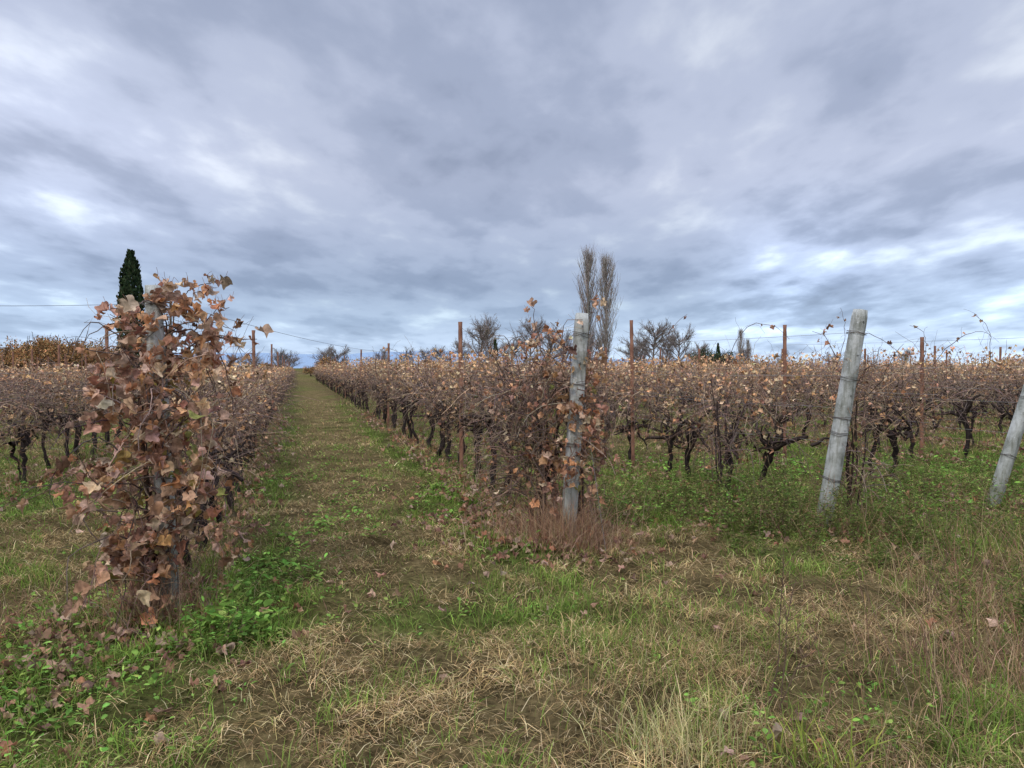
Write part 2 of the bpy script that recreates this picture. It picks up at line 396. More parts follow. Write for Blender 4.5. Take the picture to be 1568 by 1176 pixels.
for (nm, a) in [('dry_grass_tuft', (.52, 6.22, .18, .16, 1000, .12, .62, DRY)), ('dry_grass_tuft', (.25, 6.6, .3, .25, 700, .15, .5, DRY)),
                ('dry_grass_tuft', (-2.2, 4.4, .14, .12, 420, .15, .5, DRY)),
                ('dry_grass_tuft', (.72, 2.95, .17, .12, 380, .08, .34, [(.50, .43, .23), (.42, .39, .18), (.27, .30, .1)])),
                ('green_grass_tuft', (.85, 4.0, .4, .5, 1300, .08, .26, GREEN+STRAW[:2])),
                ('green_grass_tuft', (-1.85, 4.35, .12, .2, 320, .12, .32, GREEN)),
                ('green_grass_tuft', (.15, 5.2, .3, .25, 350, .06, .16, GREEN)),
                ('green_grass_tuft', (1.25, 2.85, .12, .1, 50, .10, .26, [(.26, .32, .06), (.36, .35, .08)])),
                ('dry_grass_tuft', (3.2, 7.0, .4, .25, 800, .12, .45, DRY+GREEN)),
                ('dry_grass_tuft', (4.8, 5.9, .8, .5, 2400, .1, .44, DRY+GREEN)),
                ('dry_grass_tuft', (3.6, 4.4, .6, .5, 1900, .08, .38, DRY+GREEN[:2])),
                ('dry_grass_tuft', (2.6, 3.5, .4, .3, 900, .08, .34, DRY+GREEN[:2])),
                ('dry_grass_tuft', (1.5, 2.95, .35, .2, 500, .06, .24, DRY+GREEN)),
                ('dry_grass_tuft', (-3.0, 4.6, .5, .4, 700, .06, .24, DRY+GREEN[:2]))]:
    m = tuft(nm, *a, w=.010 if 'green' in nm and a[4] == 50 else .0035)
    if a[0] == .52: stalks(m, .5, 6.28, .22, .2, 220, .15, .85, REDST+DRY, .0016, .55)
    if a[0] == -2.2: stalks(m, -2.2, 4.45, .16, .14, 90, .3, .65, REDST)
    if a[0] in (3.2, 4.8, 2.6, 3.6): stalks(m, a[0], a[1], a[2]*1.1, a[3]*1.1, 110, .25, .75, REDST+DRY, .0017)
    m.obj(nm, M_grass)
def bushy(name, cx, cy, sx, sy, n, h0, h1, lp, nl=26):
    m = MB(); P = stalks(m, cx, cy, sx, sy, n, h0, h1, [(.2, .15, .09), (.14, .15, .06), (.16, .10, .07)], .0022, .3)
    i = R.integers(0, n, n*nl); k = R.integers(1, 6, n*nl); f = R.random((n*nl, 1))
    pos = P[i, k]*(f)+P[i, k-1]*(1-f)
    az = R.uniform(0, 6.283, n*nl)
    tip = np.stack([np.cos(az), np.sin(az), R.uniform(-.1, 1., n*nl)], 1)
    leaves(m, pos, tip, R.normal(0, .6, (n*nl, 3))+np.array([0, 0, 1]), R.uniform(.03, .07, n*nl), pick(lp, n*nl, .2), NA)
    leaves(m, pos+R.normal(0, .02, pos.shape), tip, R.normal(0, .6, (n*nl, 3))+np.array([0, 0, 1]), R.uniform(.012, .026, n*nl), pick(lp, n*nl, .2), OV)
    m.obj(name, M_grass)
WP = [(.10, .14, .036), (.13, .18, .048), (.08, .105, .03), (.18, .20, .06), (.19, .15, .07)]
bushy('bushy_weed', 2.45, 7.0, .3, .25, 90, .3, .75, WP)
bushy('bushy_weed', 3.4, 6.7, .4, .25, 90, .2, .6, WP)
bushy('bushy_weed', 4.3, 6.5, .5, .3, 70, .15, .45, WP)
bushy('bushy_weed', 5.3, 6.0, .6, .4, 110, .15, .5, WP+[(.32, .31, .07)])
bushy('bushy_weed', 1.6, 7.6, .5, .4, 80, .2, .55, WP)
bushy('bushy_weed', 2.2, 8.8, .6, .4, 60, .2, .45, WP)
bushy('bushy_weed', 4.0, 8.3, .8, .4, 110, .2, .6, WP)
bushy('bushy_weed', 6.2, 8.8, .9, .4, 110, .2, .6, WP)
bushy('bushy_weed', -1.7, 4.1, .1, .15, 16, .15, .3, BR, 14)
bushy('bushy_weed', 2.9, 5.9, .5, .3, 60, .1, .34, WP)
bushy('bushy_weed', 3.3, 4.3, .35, .4, 50, .15, .42, WP)
m = MB()
for (bx, by, h) in [(1.22, 3.35, .75), (1.3, 3.4, .6), (1.25, 3.3, .45), (2.7, 4.6, .5)]:
    P = paths(np.array([[bx, by, gh(bx, by)]]), [[.3+R.normal(0, .15), .15, 1]], np.array([h]), 9, .02, .07)
    tubes(m, P, np.linspace(.004, .0015, 9)[None], (.11, .075, .055), 4)
    k = R.integers(3, 8, 14); P2 = paths(P[0, k], np.stack([R.normal(0, .7, 14), R.normal(0, .7, 14), R.uniform(.2, 1, 14)], 1), R.uniform(.08, .22, 14), 4, 0, .1)
    tubes(m, P2, np.linspace(.002, .001, 4)[None], (.13, .085, .06), 3)
m.obj('bare_twig_weed', M_wood)

# ------------------------------------------------------------ vine sections
SEC = 5.4
CANE = [(.25, .165, .125), (.31, .22, .165), (.18, .125, .105), (.40, .295, .20), (.23, .17, .15), (.14, .10, .088)]
DL = [(.52, .33, .185), (.44, .26, .15), (.31, .18, .115), (.60, .44, .28), (.50, .29, .14), (.38, .27, .18)]
def section(seed, detail, top=1.62, low=.45):
    m = MB(); nv = 6
    for i in range(nv):
        x0 = (i+.5)*SEC/nv+R.normal(0, .14); S = 7 if detail > 1 else 4
        if R.random() < .06: continue
        P = np.zeros((1, 10, 3)); P[0, :, 2] = np.linspace(-.03, .76+R.normal(0, .07), 10)
        P[0, :, 0] = x0+np.cumsum(R.normal(0, .026, 10))+np.linspace(0, R.normal(0, .15), 10); P[0, :, 1] = np.cumsum(R.normal(0, .025, 10))
        rt = np.array([[.050, .038, .032, .036, .031, .036, .032, .040, .052, .045]])*R.uniform(.65, 1.3)*(1+R.normal(0, .13, (1, 10)))
        tubes(m, P, rt, (.034, .027, .025), S)
        if R.random() < .3:
            P2 = P+R.normal(0, .02, P.shape); P2[0, :, 0] += np.linspace(.02, R.normal(0, .22), 10); tubes(m, P2, rt*.65, (.036, .028, .026), S)
        hp = P[0, -1]
        for sgn in (-1, 1):
            A = paths(hp[None]-[[0, 0, .05]], [[sgn*1., R.normal(0, .2), R.uniform(.1, .9)]], np.array([.5]), 7, .08, .22)
            tubes(m, A, np.linspace(.036, .016, 7)[None]*(1+R.normal(0, .16, (1, 7))), (.045, .034, .030), 5)
        nb = 13
        B = paths(hp+R.normal(0, [.18, .03, .06], (nb, 3)), R.normal(0, .6, (nb, 3))+[0, 0, .4], R.uniform(.1, .34, nb), 5, 0, .3)
        tubes(m, B, np.linspace(.020, .007, 5)[None], (.045, .034, .03), 4)
    per = [19, 56, 86][detail]; n = per*nv
    rr = [.0105, .0052, .0038][detail]
    vig = .40+1.15*vnoise(np.arange(60)*.37+seed*11, seed*3.3+np.zeros(60))
    x = R.uniform(0, SEC, n); vg = np.interp(x, np.linspace(0, SEC, 60), vig)
    kp = R.random(n) < vg; x = x[kp]; n = len(x)
    st = np.stack([x, R.normal(0, .07, n), R.uniform(.68, 1.2, n)], 1)
    d = np.stack([R.normal(0, .8, n), R.normal(0, .5, n), R.uniform(-.5, 1.3, n)], 1)
    P = paths(st, d, R.uniform(.3, 1.2, n), 8, np.abs(R.normal(.16, .15, n)), .26)
    lim = top+.10*np.sin(x*2.1+seed)+.14*R.normal(0, 1, n)
    P[..., 2] = np.where(P[..., 2] > lim[:, None], lim[:, None]-(P[..., 2]-lim[:, None])*.5, P[..., 2])
    P[..., 2] = np.maximum(P[..., 2], low-.20+.3*R.random(n)[:, None])
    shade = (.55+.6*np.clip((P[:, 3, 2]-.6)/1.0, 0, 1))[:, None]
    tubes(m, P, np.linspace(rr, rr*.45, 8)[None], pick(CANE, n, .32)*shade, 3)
    n2 = [8, 24, 36][detail]; st = np.stack([R.uniform(0, SEC, n2), R.normal(0, .08, n2), R.uniform(1.2, 1.5, n2)], 1)
    P2 = paths(st, np.stack([R.normal(0, .6, n2), R.normal(0, .3, n2), np.ones(n2)], 1), R.uniform(.2, .8, n2), 7, R.uniform(0, .4, n2), .14)
    tubes(m, P2, np.linspace(rr*.9, rr*.4, 7)[None], pick(CANE, n2, .25), 3)
    if detail:
        n3 = [0, 50, 100][detail]*nv; x = R.uniform(0, SEC, n3)
        st = np.stack([x, R.normal(0, .15, n3), R.uniform(low+.05, top, n3)], 1)
        P3 = paths(st, R.normal(0, 1, (n3, 3)), R.uniform(.1, .3, n3), 4, .1, .4)
        tubes(m, P3, np.linspace(rr*.5, rr*.3, 4)[None], pick(CANE+DL, n3, .25), 3)
    nl = [55, 140, 190][detail]*nv
    x = R.uniform(0, SEC, nl); zt = R.beta(1.5, 1.15, nl)*(top+.05-low)+low
    keep = (vnoise(x*2.2+seed*7, zt*3) > .40) & (R.random(nl) < np.interp(x, np.linspace(0, SEC, 60), vig)+.2); x, zt = x[keep], zt[keep]; nl = len(x)
    pos = np.stack([x, R.normal(0, .18, nl), zt], 1)
    tip = np.stack([R.normal(0, .6, nl), R.normal(0, .6, nl), -np.ones(nl)], 1)
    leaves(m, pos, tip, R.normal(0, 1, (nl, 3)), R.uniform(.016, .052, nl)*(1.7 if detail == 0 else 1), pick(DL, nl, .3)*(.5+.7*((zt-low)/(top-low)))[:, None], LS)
    nw = [60, 420, 900][detail]; cxs = R.uniform(0, SEC, 14)
    i = R.integers(0, 14, nw); xx = cxs[i]+R.normal(0, .18, nw)
    pos = np.stack([xx, R.normal(0, .16, nw), np.zeros(nw)], 1)
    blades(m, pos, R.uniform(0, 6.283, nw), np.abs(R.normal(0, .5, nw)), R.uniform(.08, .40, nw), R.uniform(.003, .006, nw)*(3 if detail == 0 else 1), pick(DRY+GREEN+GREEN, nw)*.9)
    if detail:
        for zz in (.85, 1.2, 1.52):
            W = np.zeros((1, 5, 3)); W[0, :, 0] = np.linspace(-.02, SEC+.02, 5); W[0, :, 2] = zz+np.array([0, -.008, -.012, -.008, 0])
            tubes(m, W, .0018, (.3, .3, .3), 3)
    return m.mesh('vine_section', M_wood)
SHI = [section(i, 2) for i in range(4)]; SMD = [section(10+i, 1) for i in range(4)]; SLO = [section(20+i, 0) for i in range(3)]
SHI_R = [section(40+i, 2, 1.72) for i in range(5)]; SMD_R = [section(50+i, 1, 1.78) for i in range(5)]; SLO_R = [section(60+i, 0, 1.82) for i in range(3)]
RZ = math.atan2(U[1], U[0])
for n in ROWS:
    t0 = row_start(n)+.45
    e = empty('grapevine_row', (0, 0, 0)); k = 0; t = t0; last = None
    tmax = 95 if abs(n) < 6 else 55
    while t < tmax:
        p = xy(n, t+SEC/2); dist = math.hypot(*p)
        if p[1] > 0 and abs(p[0]) < p[1]*.95+6:
            if n > 1: A = SHI_R if dist < 14 else SMD_R if dist < 28 else SLO_R
            else: A = SHI if dist < 14 else SMD if dist < 28 else SLO
            me = random.choice([q for q in A if q is not last]); last = me
            a = xy(n, t); s = 1+.16*(vnoise(n*3.1, t*.7)-.5)
            if n > 1: s += .05
            if n < -2: s -= .03
            flip = random.random() < .5
            if random.random() < .5:
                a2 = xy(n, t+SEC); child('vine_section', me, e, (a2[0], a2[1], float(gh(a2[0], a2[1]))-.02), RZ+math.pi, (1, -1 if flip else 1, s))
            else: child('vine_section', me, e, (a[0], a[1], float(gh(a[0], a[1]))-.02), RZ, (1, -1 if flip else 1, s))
        t += SEC; k += 1

# ------------------------------------------------------------ steel stakes
def stake_mesh():
    m = MB(); w, dp, th = .05, .035, .006; H = 1.0
    prof = np.array([(-w/2, -dp/2), (w/2, -dp/2), (w/2, dp/2), (w/2-th, dp/2), (w/2-th, -dp/2+th), (-w/2+th, -dp/2+th), (-w/2+th, dp/2), (-w/2, dp/2)])
    K = 30; V = []
    for i in range(K):
        k = 1-.12*(i % 3 == 1)
        V.append(np.column_stack([prof*np.array([k, 1]), np.full(8, i/(K-1)*H)]))
    V = np.concatenate(V); idx = np.arange(K*8).reshape(K, 8); a, b = idx[:-1], idx[1:]
    F = np.stack([a, np.roll(a, -1, 1), np.roll(b, -1, 1), b], -1).reshape(-1, 4)
    m.add(V, (.3, .15, .1), [F, (K-1)*8+np.array([[0, 1, 4, 5], [1, 2, 3, 4], [0, 5, 6, 7]])])
    return m.mesh('stake', M_rust)
ST = stake_mesh()
for n in ROWS:
    if n < -20 or n > 60: continue
    off = {True: 10.0, False: 15.5}[n > -2]
    for k in range(8):
        t = off+7.0*k+random.uniform(-.25, .25)
        if abs(n+.78) < .1: t = 14.5+8.8*k
        if abs(n-2.35) < .1: t = 10.4+9.0*k
        p = xy(n, t)
        if p[1] < 3 or abs(p[0]) > p[1]*.9+4: continue
        o = bpy.data.objects.new('rusty_vineyard_stake', ST); COL.objects.link(o)
        h = 2.32+random.uniform(-.16, .12)
        if abs(n-5.05) < .1 and k == 0: h = 2.40
        if abs(n-2.35) < .1 and k == 0: h = 2.34
        o.location = (p[0], p[1], -.05); o.scale = (1.1, 1.1, h)
        o.rotation_euler = (random.uniform(-.02, .02), random.uniform(-.02, .02), random.uniform(-.3, .3))

# ------------------------------------------------------------ concrete posts
def concrete_post(base, top, w=.11, rot=.3, wraps=()):
    base = np.array(base, float); top = np.array(top, float)
    e = empty('concrete_post', tuple(base))
    m = MB(); ax = top-base; L = np.linalg.norm(ax); ax /= L
    a = np.array([math.cos(rot), math.sin(rot), 0]); a = a-ax*a.dot(ax); a /= np.linalg.norm(a); b = np.cross(ax, a)
    K = 34; ch = .012; rings = []
    for i in range(K):
        f = i/(K-1); hw = w/2*(1.08-.14*f); s = -.12+(L+.12)*f
        if i == K-1: hw -= .006
        q = [(hw, hw-ch), (hw-ch, hw), (-hw+ch, hw), (-hw, hw-ch), (-hw, -hw+ch), (-hw+ch, -hw), (hw-ch, -hw), (hw, -hw+ch)]
        chip = [1-(.12 if R.random() < .04 else 0) for _ in q]
        rings.append(np.array([ax*s+a*(u*cp+R.normal(0, .0012))+b*(v*cp+R.normal(0, .0012)) for (u, v), cp in zip(q, chip)]))
    V = np.concatenate(rings); idx = np.arange(K*8).reshape(K, 8); A, B = idx[:-1], idx[1:]
    F = np.stack([A, np.roll(A, -1, 1), np.roll(B, -1, 1), B], -1).reshape(-1, 4)
    m.add(V, (.5, .5, .5), [F, np.array([list(idx[-1])])])
    m.obj('post_body', M_post, e)
    m2 = MB()
    for z in wraps:
        for j in range(3):
            hw = w/2+.006; q = np.array([(hw, hw), (-hw, hw), (-hw, -hw), (hw, -hw), (hw, hw)])
            tl = R.normal(0, .012, 5)
            tubes(m2, np.array([[ax*(z+j*.008+tl[i])+a*q[i][0]+b*q[i][1] for i in range(5)]]), .0022, (.12, .1, .09), 4)
    if wraps: m2.obj('wire_loops', M_wire, e)
    m3 = MB()
    for z in (L-.12, L-.45, L-.85, L-1.2):
        c0 = ax*z-b*(w/2*1.0+.004); tubes(m3, np.array([[c0, c0+b*.012]]), .008, (.06, .06, .055), 8)
    m3.obj('hole_sleeves', M_wire, e)
    return e
concrete_post((-2.17, 4.49, 0), (-2.27, 4.50, 2.12), .092, .12, (2.0, 1.5, 1.0))
concrete_post((.50, 6.39, 0), (.63, 6.40, 2.09), .12, .1, (1.9, 1.45, .9))
concrete_post((3.10, 7.04, 0), (3.42, 6.98, 2.17), .12, .35, (1.95, 1.5, 1.1, .95, .5))
concrete_post((5.53, 8.15, 0), (6.08, 8.0, 2.15), .11, .25, (1.9, 1.3, .6))
m = MB()
def wire(p, q, r=.002, sag=.0, col=(.25, .24, .23)):
    s = np.linspace(0, 1, 12)[:, None]; P = np.array(p)*(1-s)+np.array(q)*s; P[:, 2] -= sag*4*s[:, 0]*(1-s[:, 0]); tubes(m, P[None], r, col, 4)
for (bx, by, tx, ty, n) in [(-2.17, 4.49, -2.27, 4.5, -.78), (.5, 6.39, .63, 6.4, 2.35), (3.1, 7.04, 3.42, 6.98, 5.05), (5.53, 8.15, 6.08, 8.0, 7.75)]:
    for zz in (.85, 1.2, 1.52, 1.95):
        f = zz/2.12; px, py = bx+(tx-bx)*f, by+(ty-by)*f
        q = xy(n, 10.0); wire((px, py, zz), (q[0], q[1], zz+.03), .0018, .01)
wire((.60, 6.3, 1.6), (.80, 6.0, .02), .002)
m.obj('trellis_wires', M_wire)

# ------------------------------------------------------------ leafy vines on end posts
BL = np.array([(.43, .245, .155), (.51, .33, .22), (.36, .185, .115), (.58, .42, .30), (.51, .25, .12), (.43, .29, .21), (.26, .135, .085), (.54, .31, .16), (.49, .31, .21)])
def bush(name, prof, cx, cy, nleaf, ncane, sz, dens_y=.30, branches=(), greens=.03, pal=BL, off=0., thr=.44, offtop=None, fcane=.5, lim=1.2):
    m = MB(); zs = np.array([p[0] for p in prof]); w0 = np.array([p[1] for p in prof]); w1 = np.array([p[2] for p in prof])
    def oy(z): return np.where(z > 1.6, off if offtop is None else offtop, off)
    zc = R.uniform(.25, zs[-1]*.85, ncane); l = np.interp(zc, zs, w0); r = np.interp(zc, zs, w1)
    st = np.stack([cx+R.uniform(.6*l, .6*r), cy+oy(zc)+R.normal(0, .08, ncane), zc], 1)
    P = paths(st, np.stack([R.normal(0, .6, ncane), R.normal(0, .45, ncane), R.uniform(-.3, 1.2, ncane)], 1), R.uniform(.3, .9, ncane), 9, R.uniform(0, .35, ncane), .2)
    zz = np.minimum(P[..., 2], zs[-1]+.05); P[..., 2] = zz
    lo = cx+np.interp(zz, zs, w0)*lim; hi = cx+np.interp(zz, zs, w1)*lim; P[..., 0] = np.clip(P[..., 0], lo, hi)
    tubes(m, P, np.linspace(.005, .0018, 9)[None], pick(CANE, ncane, .25), 4)
    ns = 5; st = np.stack([cx+R.normal(0, .05, ns), cy+off*.3+.06+R.normal(0, .04, ns), np.zeros(ns)], 1)
    T = paths(st, np.stack([R.normal(0, .06, ns), R.normal(0, .06, ns), np.ones(ns)], 1), R.uniform(1.0, 1.5, ns), 12, -.03, .08)
    tubes(m, T, np.linspace(.024, .009, 12)[None]*R.uniform(.5, 1.2, (ns, 1)), pick([(.06, .042, .036), (.1, .07, .055)], ns), 6)
    pp = []
    nc_ = int(nleaf*fcane)
    i = R.integers(0, ncane, nc_); k = R.integers(1, 9, nc_)
    pp.append(P[i, k]+R.normal(0, .03, (len(i), 3)))
    n2 = nleaf*5; zz = zs[0]+(zs[-1]-zs[0])*R.random(n2)
    l = np.interp(zz, zs, w0); r = np.interp(zz, zs, w1); s = R.uniform(-1, 1, n2); s = np.sign(s)*np.abs(s)**.85
    x = cx+(l+r)/2+s*(r-l)/2; yy = cy+oy(zz)+R.uniform(-1, 1, n2)*dens_y*np.sqrt(np.clip(1-s*s, 0, 1))
    keep = (fbm(x*5+3, zz*5+yy*2, 2) > thr); q = np.stack([x, yy, zz], 1)[keep][:int(nleaf*(1-fcane))]
    pp.append(q); pos = np.concatenate(pp); ncore = len(pos)
    brs = []
    for (a, b, nl) in branches:
        a = np.array(a, float); b = np.array(b, float); s = np.linspace(0, 1, 9)[:, None]
        Q = a*(1-s)+b*s+R.normal(0, .018, (9, 3)); Q[:, 2] += .12*np.sin(s[:, 0]*3.14)*np.linalg.norm(b-a)
        tubes(m, Q[None], np.linspace(.005, .002, 9)[None], (.2, .12, .09), 4)
        k = R.integers(1, 9, nl); brs.append(Q[k]+R.normal(0, .045, (nl, 3)))
    if brs: pos = np.concatenate([pos]+brs)
    n = len(pos)
    out = np.stack([pos[:, 0]-cx, pos[:, 1]-cy-off, 0*pos[:, 0]], 1); out = norm(out)
    tip = np.stack([R.normal(0, .65, n), R.normal(0, .65, n), -R.normal(.75, .6, n)], 1)+out*.3
    nr = out*.6+R.normal(0, .7, (n, 3)); nr[:, 2] += .25
    col = pick(pal, n, .25)
    gm = (R.random(n) < greens) & (np.arange(n) < ncore) & (pos[:, 2] < 1.6); col[gm] = pick([(.26, .27, .08), (.38, .31, .09)], gm.sum())
    leaves(m, pos, tip, nr, R.uniform(.35, 1.2, n)*sz, col, LV, .12)
    d = np.stack([R.normal(0, .5, n), R.normal(0, .5, n), np.ones(n)], 1)
    tubes(m, paths(pos, d, R.uniform(.03, .08, n), 3, 0, .2), .0012, (.3, .16, .11), 3)
    nt_ = ncane*4; i = R.integers(0, ncane, nt_); k = R.integers(1, 9, nt_)
    tubes(m, paths(P[i, k], R.normal(0, 1, (nt_, 3)), R.uniform(.08, .28, nt_), 5, .08, .35), np.linspace(.0016, .0008, 5)[None], pick(CANE+DL[:2], nt_), 3)
    m.obj(name, M_leaf)
bush('leafy_grapevine', [(.30, -.10, .06), (.55, -.26, .12), (.85, -.42, .34), (1.15, -.38, .38), (1.45, -.36, .35), (1.7, -.32, .30), (1.92, -.26, .26), (2.08, -.08, .24), (2.18, .0, .14)],
     -2.21, 4.50, 840, 130, .065, .26,
     [((-2.3, 4.4, .95), (-2.88, 4.2, .83), 34), ((-2.1, 4.6, 1.7), (-1.66, 4.55, 1.78), 16), ((-2.1, 4.4, .7), (-1.72, 4.3, .42), 22), ((-2.3, 4.55, 1.85), (-2.6, 4.55, 2.0), 20),
      ((-2.25, 4.45, .6), (-2.5, 4.3, .4), 18), ((-2.15, 4.55, 1.95), (-1.9, 4.55, 2.1), 18), ((-2.0, 4.55, 1.85), (-1.8, 4.55, 2.0), 12), ((-2.2, 4.4, 1.1), (-2.75, 4.3, .7), 14), ((-2.2, 4.35, .8), (-2.1, 4.3, .35), 18), ((-2.2, 4.35, 1.2), (-2.0, 4.3, .75), 24)], greens=.07, off=-.14, thr=.5, offtop=.09, fcane=.52, lim=1.12)
P2 = [(.45, .25, .155), (.51, .29, .15), (.39, .205, .13), (.54, .40, .27), (.52, .25, .125), (.34, .20, .14)]
bush('leafy_grapevine', [(.45, -.18, .12), (.8, -.34, .22), (1.1, -.50, .24), (1.4, -.58, .20), (1.6, -.52, .14), (1.8, -.34, .04), (1.98, -.12, .02)],
     .60, 6.45, 400, 180, .055, .3,
     [((.3, 6.45, 1.6), (.18, 6.4, 2.15), 5), ((.62, 6.5, 1.9), (.80, 6.5, 2.22), 6), ((.5, 6.25, .8), (.72, 6.2, .5), 20), ((.3, 6.4, 1.75), (.08, 6.5, 1.82), 10), ((.66, 6.4, 1.4), (.78, 6.3, 1.75), 14), ((.6, 6.25, 1.4), (.8, 6.2, .9), 30), ((.4, 6.3, 1.0), (.3, 6.2, .45), 26), ((.5, 6.35, 1.7), (.35, 6.3, 2.0), 12), ((.45, 6.25, 1.3), (.62, 6.2, 1.0), 22), ((.5, 6.25, .9), (.42, 6.2, .35), 16)],
     pal=P2, off=.12, thr=.48, fcane=.62, lim=1.25)
bush('leafy_grapevine', [(.4, -.5, .0), (1.0, -.6, .0), (1.5, -.6, .0), (1.85, -.4, .0)], .30, 6.95, 130, 240, .042, .3, pal=P2, fcane=.7)
bush('leafy_grapevine', [(.35, -.12, .3), (.9, -.12, .25), (1.4, -.1, .2), (1.85, -.15, .12)], 3.42, 7.15, 34, 100, .05, .2, [((3.3, 7.2, 1.7), (3.05, 7.1, 1.95), 7)])
bush('leafy_grapevine', [(.35, -.2, .2), (.9, -.2, .2), (1.5, -.2, .2)], 2.42, 8.05, 20, 40, .045, .3)
# loose canes above the rows
m = MB()
for (a, b, c) in [((2.55, 8.4, 1.6), (2.75, 8.2, 2.12), (3.15, 8.1, 1.98)), ((3.5, 7.5, 1.7), (3.65, 7.4, 1.95), (4.05, 7.3, 1.7)), ((5.2, 8.8, 1.6), (5.5, 8.6, 2.0), (5.95, 8.7, 1.95)),
                  ((4.1, 9.0, 1.6), (4.2, 9, 2.0), (4.12, 9.0, 2.3)), ((1.9, 9.1, 1.6), (1.95, 9, 2.0), (2.2, 9.1, 2.25)), ((-.1, 7.8, 1.5), (.0, 7.7, 1.9), (.3, 7.6, 1.95)), ((4.9, 8.5, 1.6), (4.85, 8.4, 1.95), (4.7, 8.4, 2.1)), ((-2.0, 10.5, 1.5), (-1.9, 10.4, 1.85), (-1.6, 10.4, 1.8)), ((5.95, 8.9, 1.6), (5.9, 8.8, 1.95), (5.8, 8.9, 2.2))]:
    a, b, c = map(np.array, (a, b, c)); s = np.linspace(0, 1, 14)[:, None]; b2 = 2*b-.5*(a+c)
    Q = a*(1-s)**2+2*b2*s*(1-s)+c*s*s+np.cumsum(R.normal(0, .009, (14, 3)), 0)
    tubes(m, Q[None], np.linspace(.005, .002, 14)[None], (.17, .11, .095), 4)
    k = R.integers(5, 14, 2); leaves(m, Q[k]+R.normal(0, .02, (2, 3)), np.tile([0, 0, -1.], (2, 1))+R.normal(0, .4, (2, 3)), R.normal(0, 1, (2, 3)), R.uniform(.025, .05, 2), pick(BL, 2), LV)
    k = R.integers(3, 13, 4); tubes(m, paths(Q[k], R.normal(0, 1, (4, 3))+[0, 0, .5], R.uniform(.08, .25, 4), 5, .1, .3), .0014, (.2, .13, .1), 3)
m.obj('loose_vine_canes', M_leaf)

# ------------------------------------------------------------ trees
def bare_tree(seed, H, spread, n1=26, twig=.02, col=((.26, .22, .20), (.33, .28, .25), (.20, .165, .15)), trunk_f=.22, up=.7):
    m = MB()
    T = paths(np.zeros((1, 3)), [[0, 0, 1]], np.array([H*.75]), 9, 0, .05)
    tubes(m, T, np.linspace(H*.022, H*.006, 9)[None], col[2], 6)
    k = R.uniform(trunk_f/.75*8, 8, n1); ki = k.astype(int).clip(0, 7); f = (k-ki)[:, None]
    st = T[0, ki]*(1-f)+T[0, np.minimum(ki+1, 8)]*f
    az = R.uniform(0, 6.283, n1); rel = (st[:, 2]/H)
    d = np.stack([np.cos(az), np.sin(az), up+R.uniform(-.2, .8, n1)], 1)
    l1 = spread*(1.15-rel*.7)*R.uniform(.7, 1.1, n1)
    P1 = paths(st, d, l1, 8, -.05, .13); tubes(m, P1, np.linspace(H*.009, H*.003, 8)[None], pick(col, n1), 4)
    n2 = n1*12; i = R.integers(0, n1, n2); kk = R.integers(2, 8, n2); d = norm(P1[i, kk]-P1[i, kk-1])+R.normal(0, .45, (n2, 3)); d[:, 2] += .15
    P2 = paths(P1[i, kk], d, l1[i]*R.uniform(.25, .5, n2), 6, -.03, .16); tubes(m, P2, np.linspace(twig*1.2, twig*.6, 6)[None], pick(col, n2), 3)
    n3 = n2*6; i = R.integers(0, n2, n3); kk = R.integers(1, 6, n3); d = norm(P2[i, kk]-P2[i, kk-1])+R.normal(0, .6, (n3, 3)); d[:, 2] += .1
    P3 = paths(P2[i, kk], d, R.uniform(.06, .16, n3)*spread, 3, 0, .2); tubes(m, P3, np.linspace(twig*.7, twig*.4, 3)[None], pick(col, n3), 3)
    return m.mesh('bare_tree', M_tree)
def place(name, me, x, y, s=1, rz=0, sz=None, z0=0.):
    o = bpy.data.objects.new(name, me); COL.objects.link(o); o.location = (x, y, z0); o.rotation_euler = (0, 0, rz); o.scale = (s, s, sz or s)
BT = [bare_tree(i, 8, 3.6) for i in range(4)]
for (tan, d, s, sz) in [(-.047, 110, 1.2, 1.2), (-.030, 122, 1.0, 1.15), (.025, 118, 1.2, 1.25), (.05, 130, 1.1, 1.15), (.198, 112, 1.3, 1.15), (.235, 125, 1.1, 1.1), (.17, 135, 1.0, 1.0), (.115, 125, 1.0, 1.0), (.075, 128, .9, 1.0),
                        (-.245, 120, .9, .65), (-.26, 135, .9, .7), (-.36, 115, .7, .5), (.325, 130, .7, .7), (-.39, 118, .6, .5), (-.10, 128, .7, .7), (-.12, 140, .7, .7), (-.315, 130, .8, .6), (-.33, 110, .8, .55), (.265, 118, .7, .75), (-.07, 125, .7, .85), (.0, 135, .9, .9), (.38, 135, .6, .6), (.45, 135, .6, .6), (.215, 130, 1.2, .95), (.185, 120, 1.0, .8), (-.15, 130, .8, .65), (-.18, 138, .8, .65), (.55, 130, .7, .65)]:
    place('bare_tree', random.choice(BT), tan*d, d, s, random.uniform(0, 6), sz)
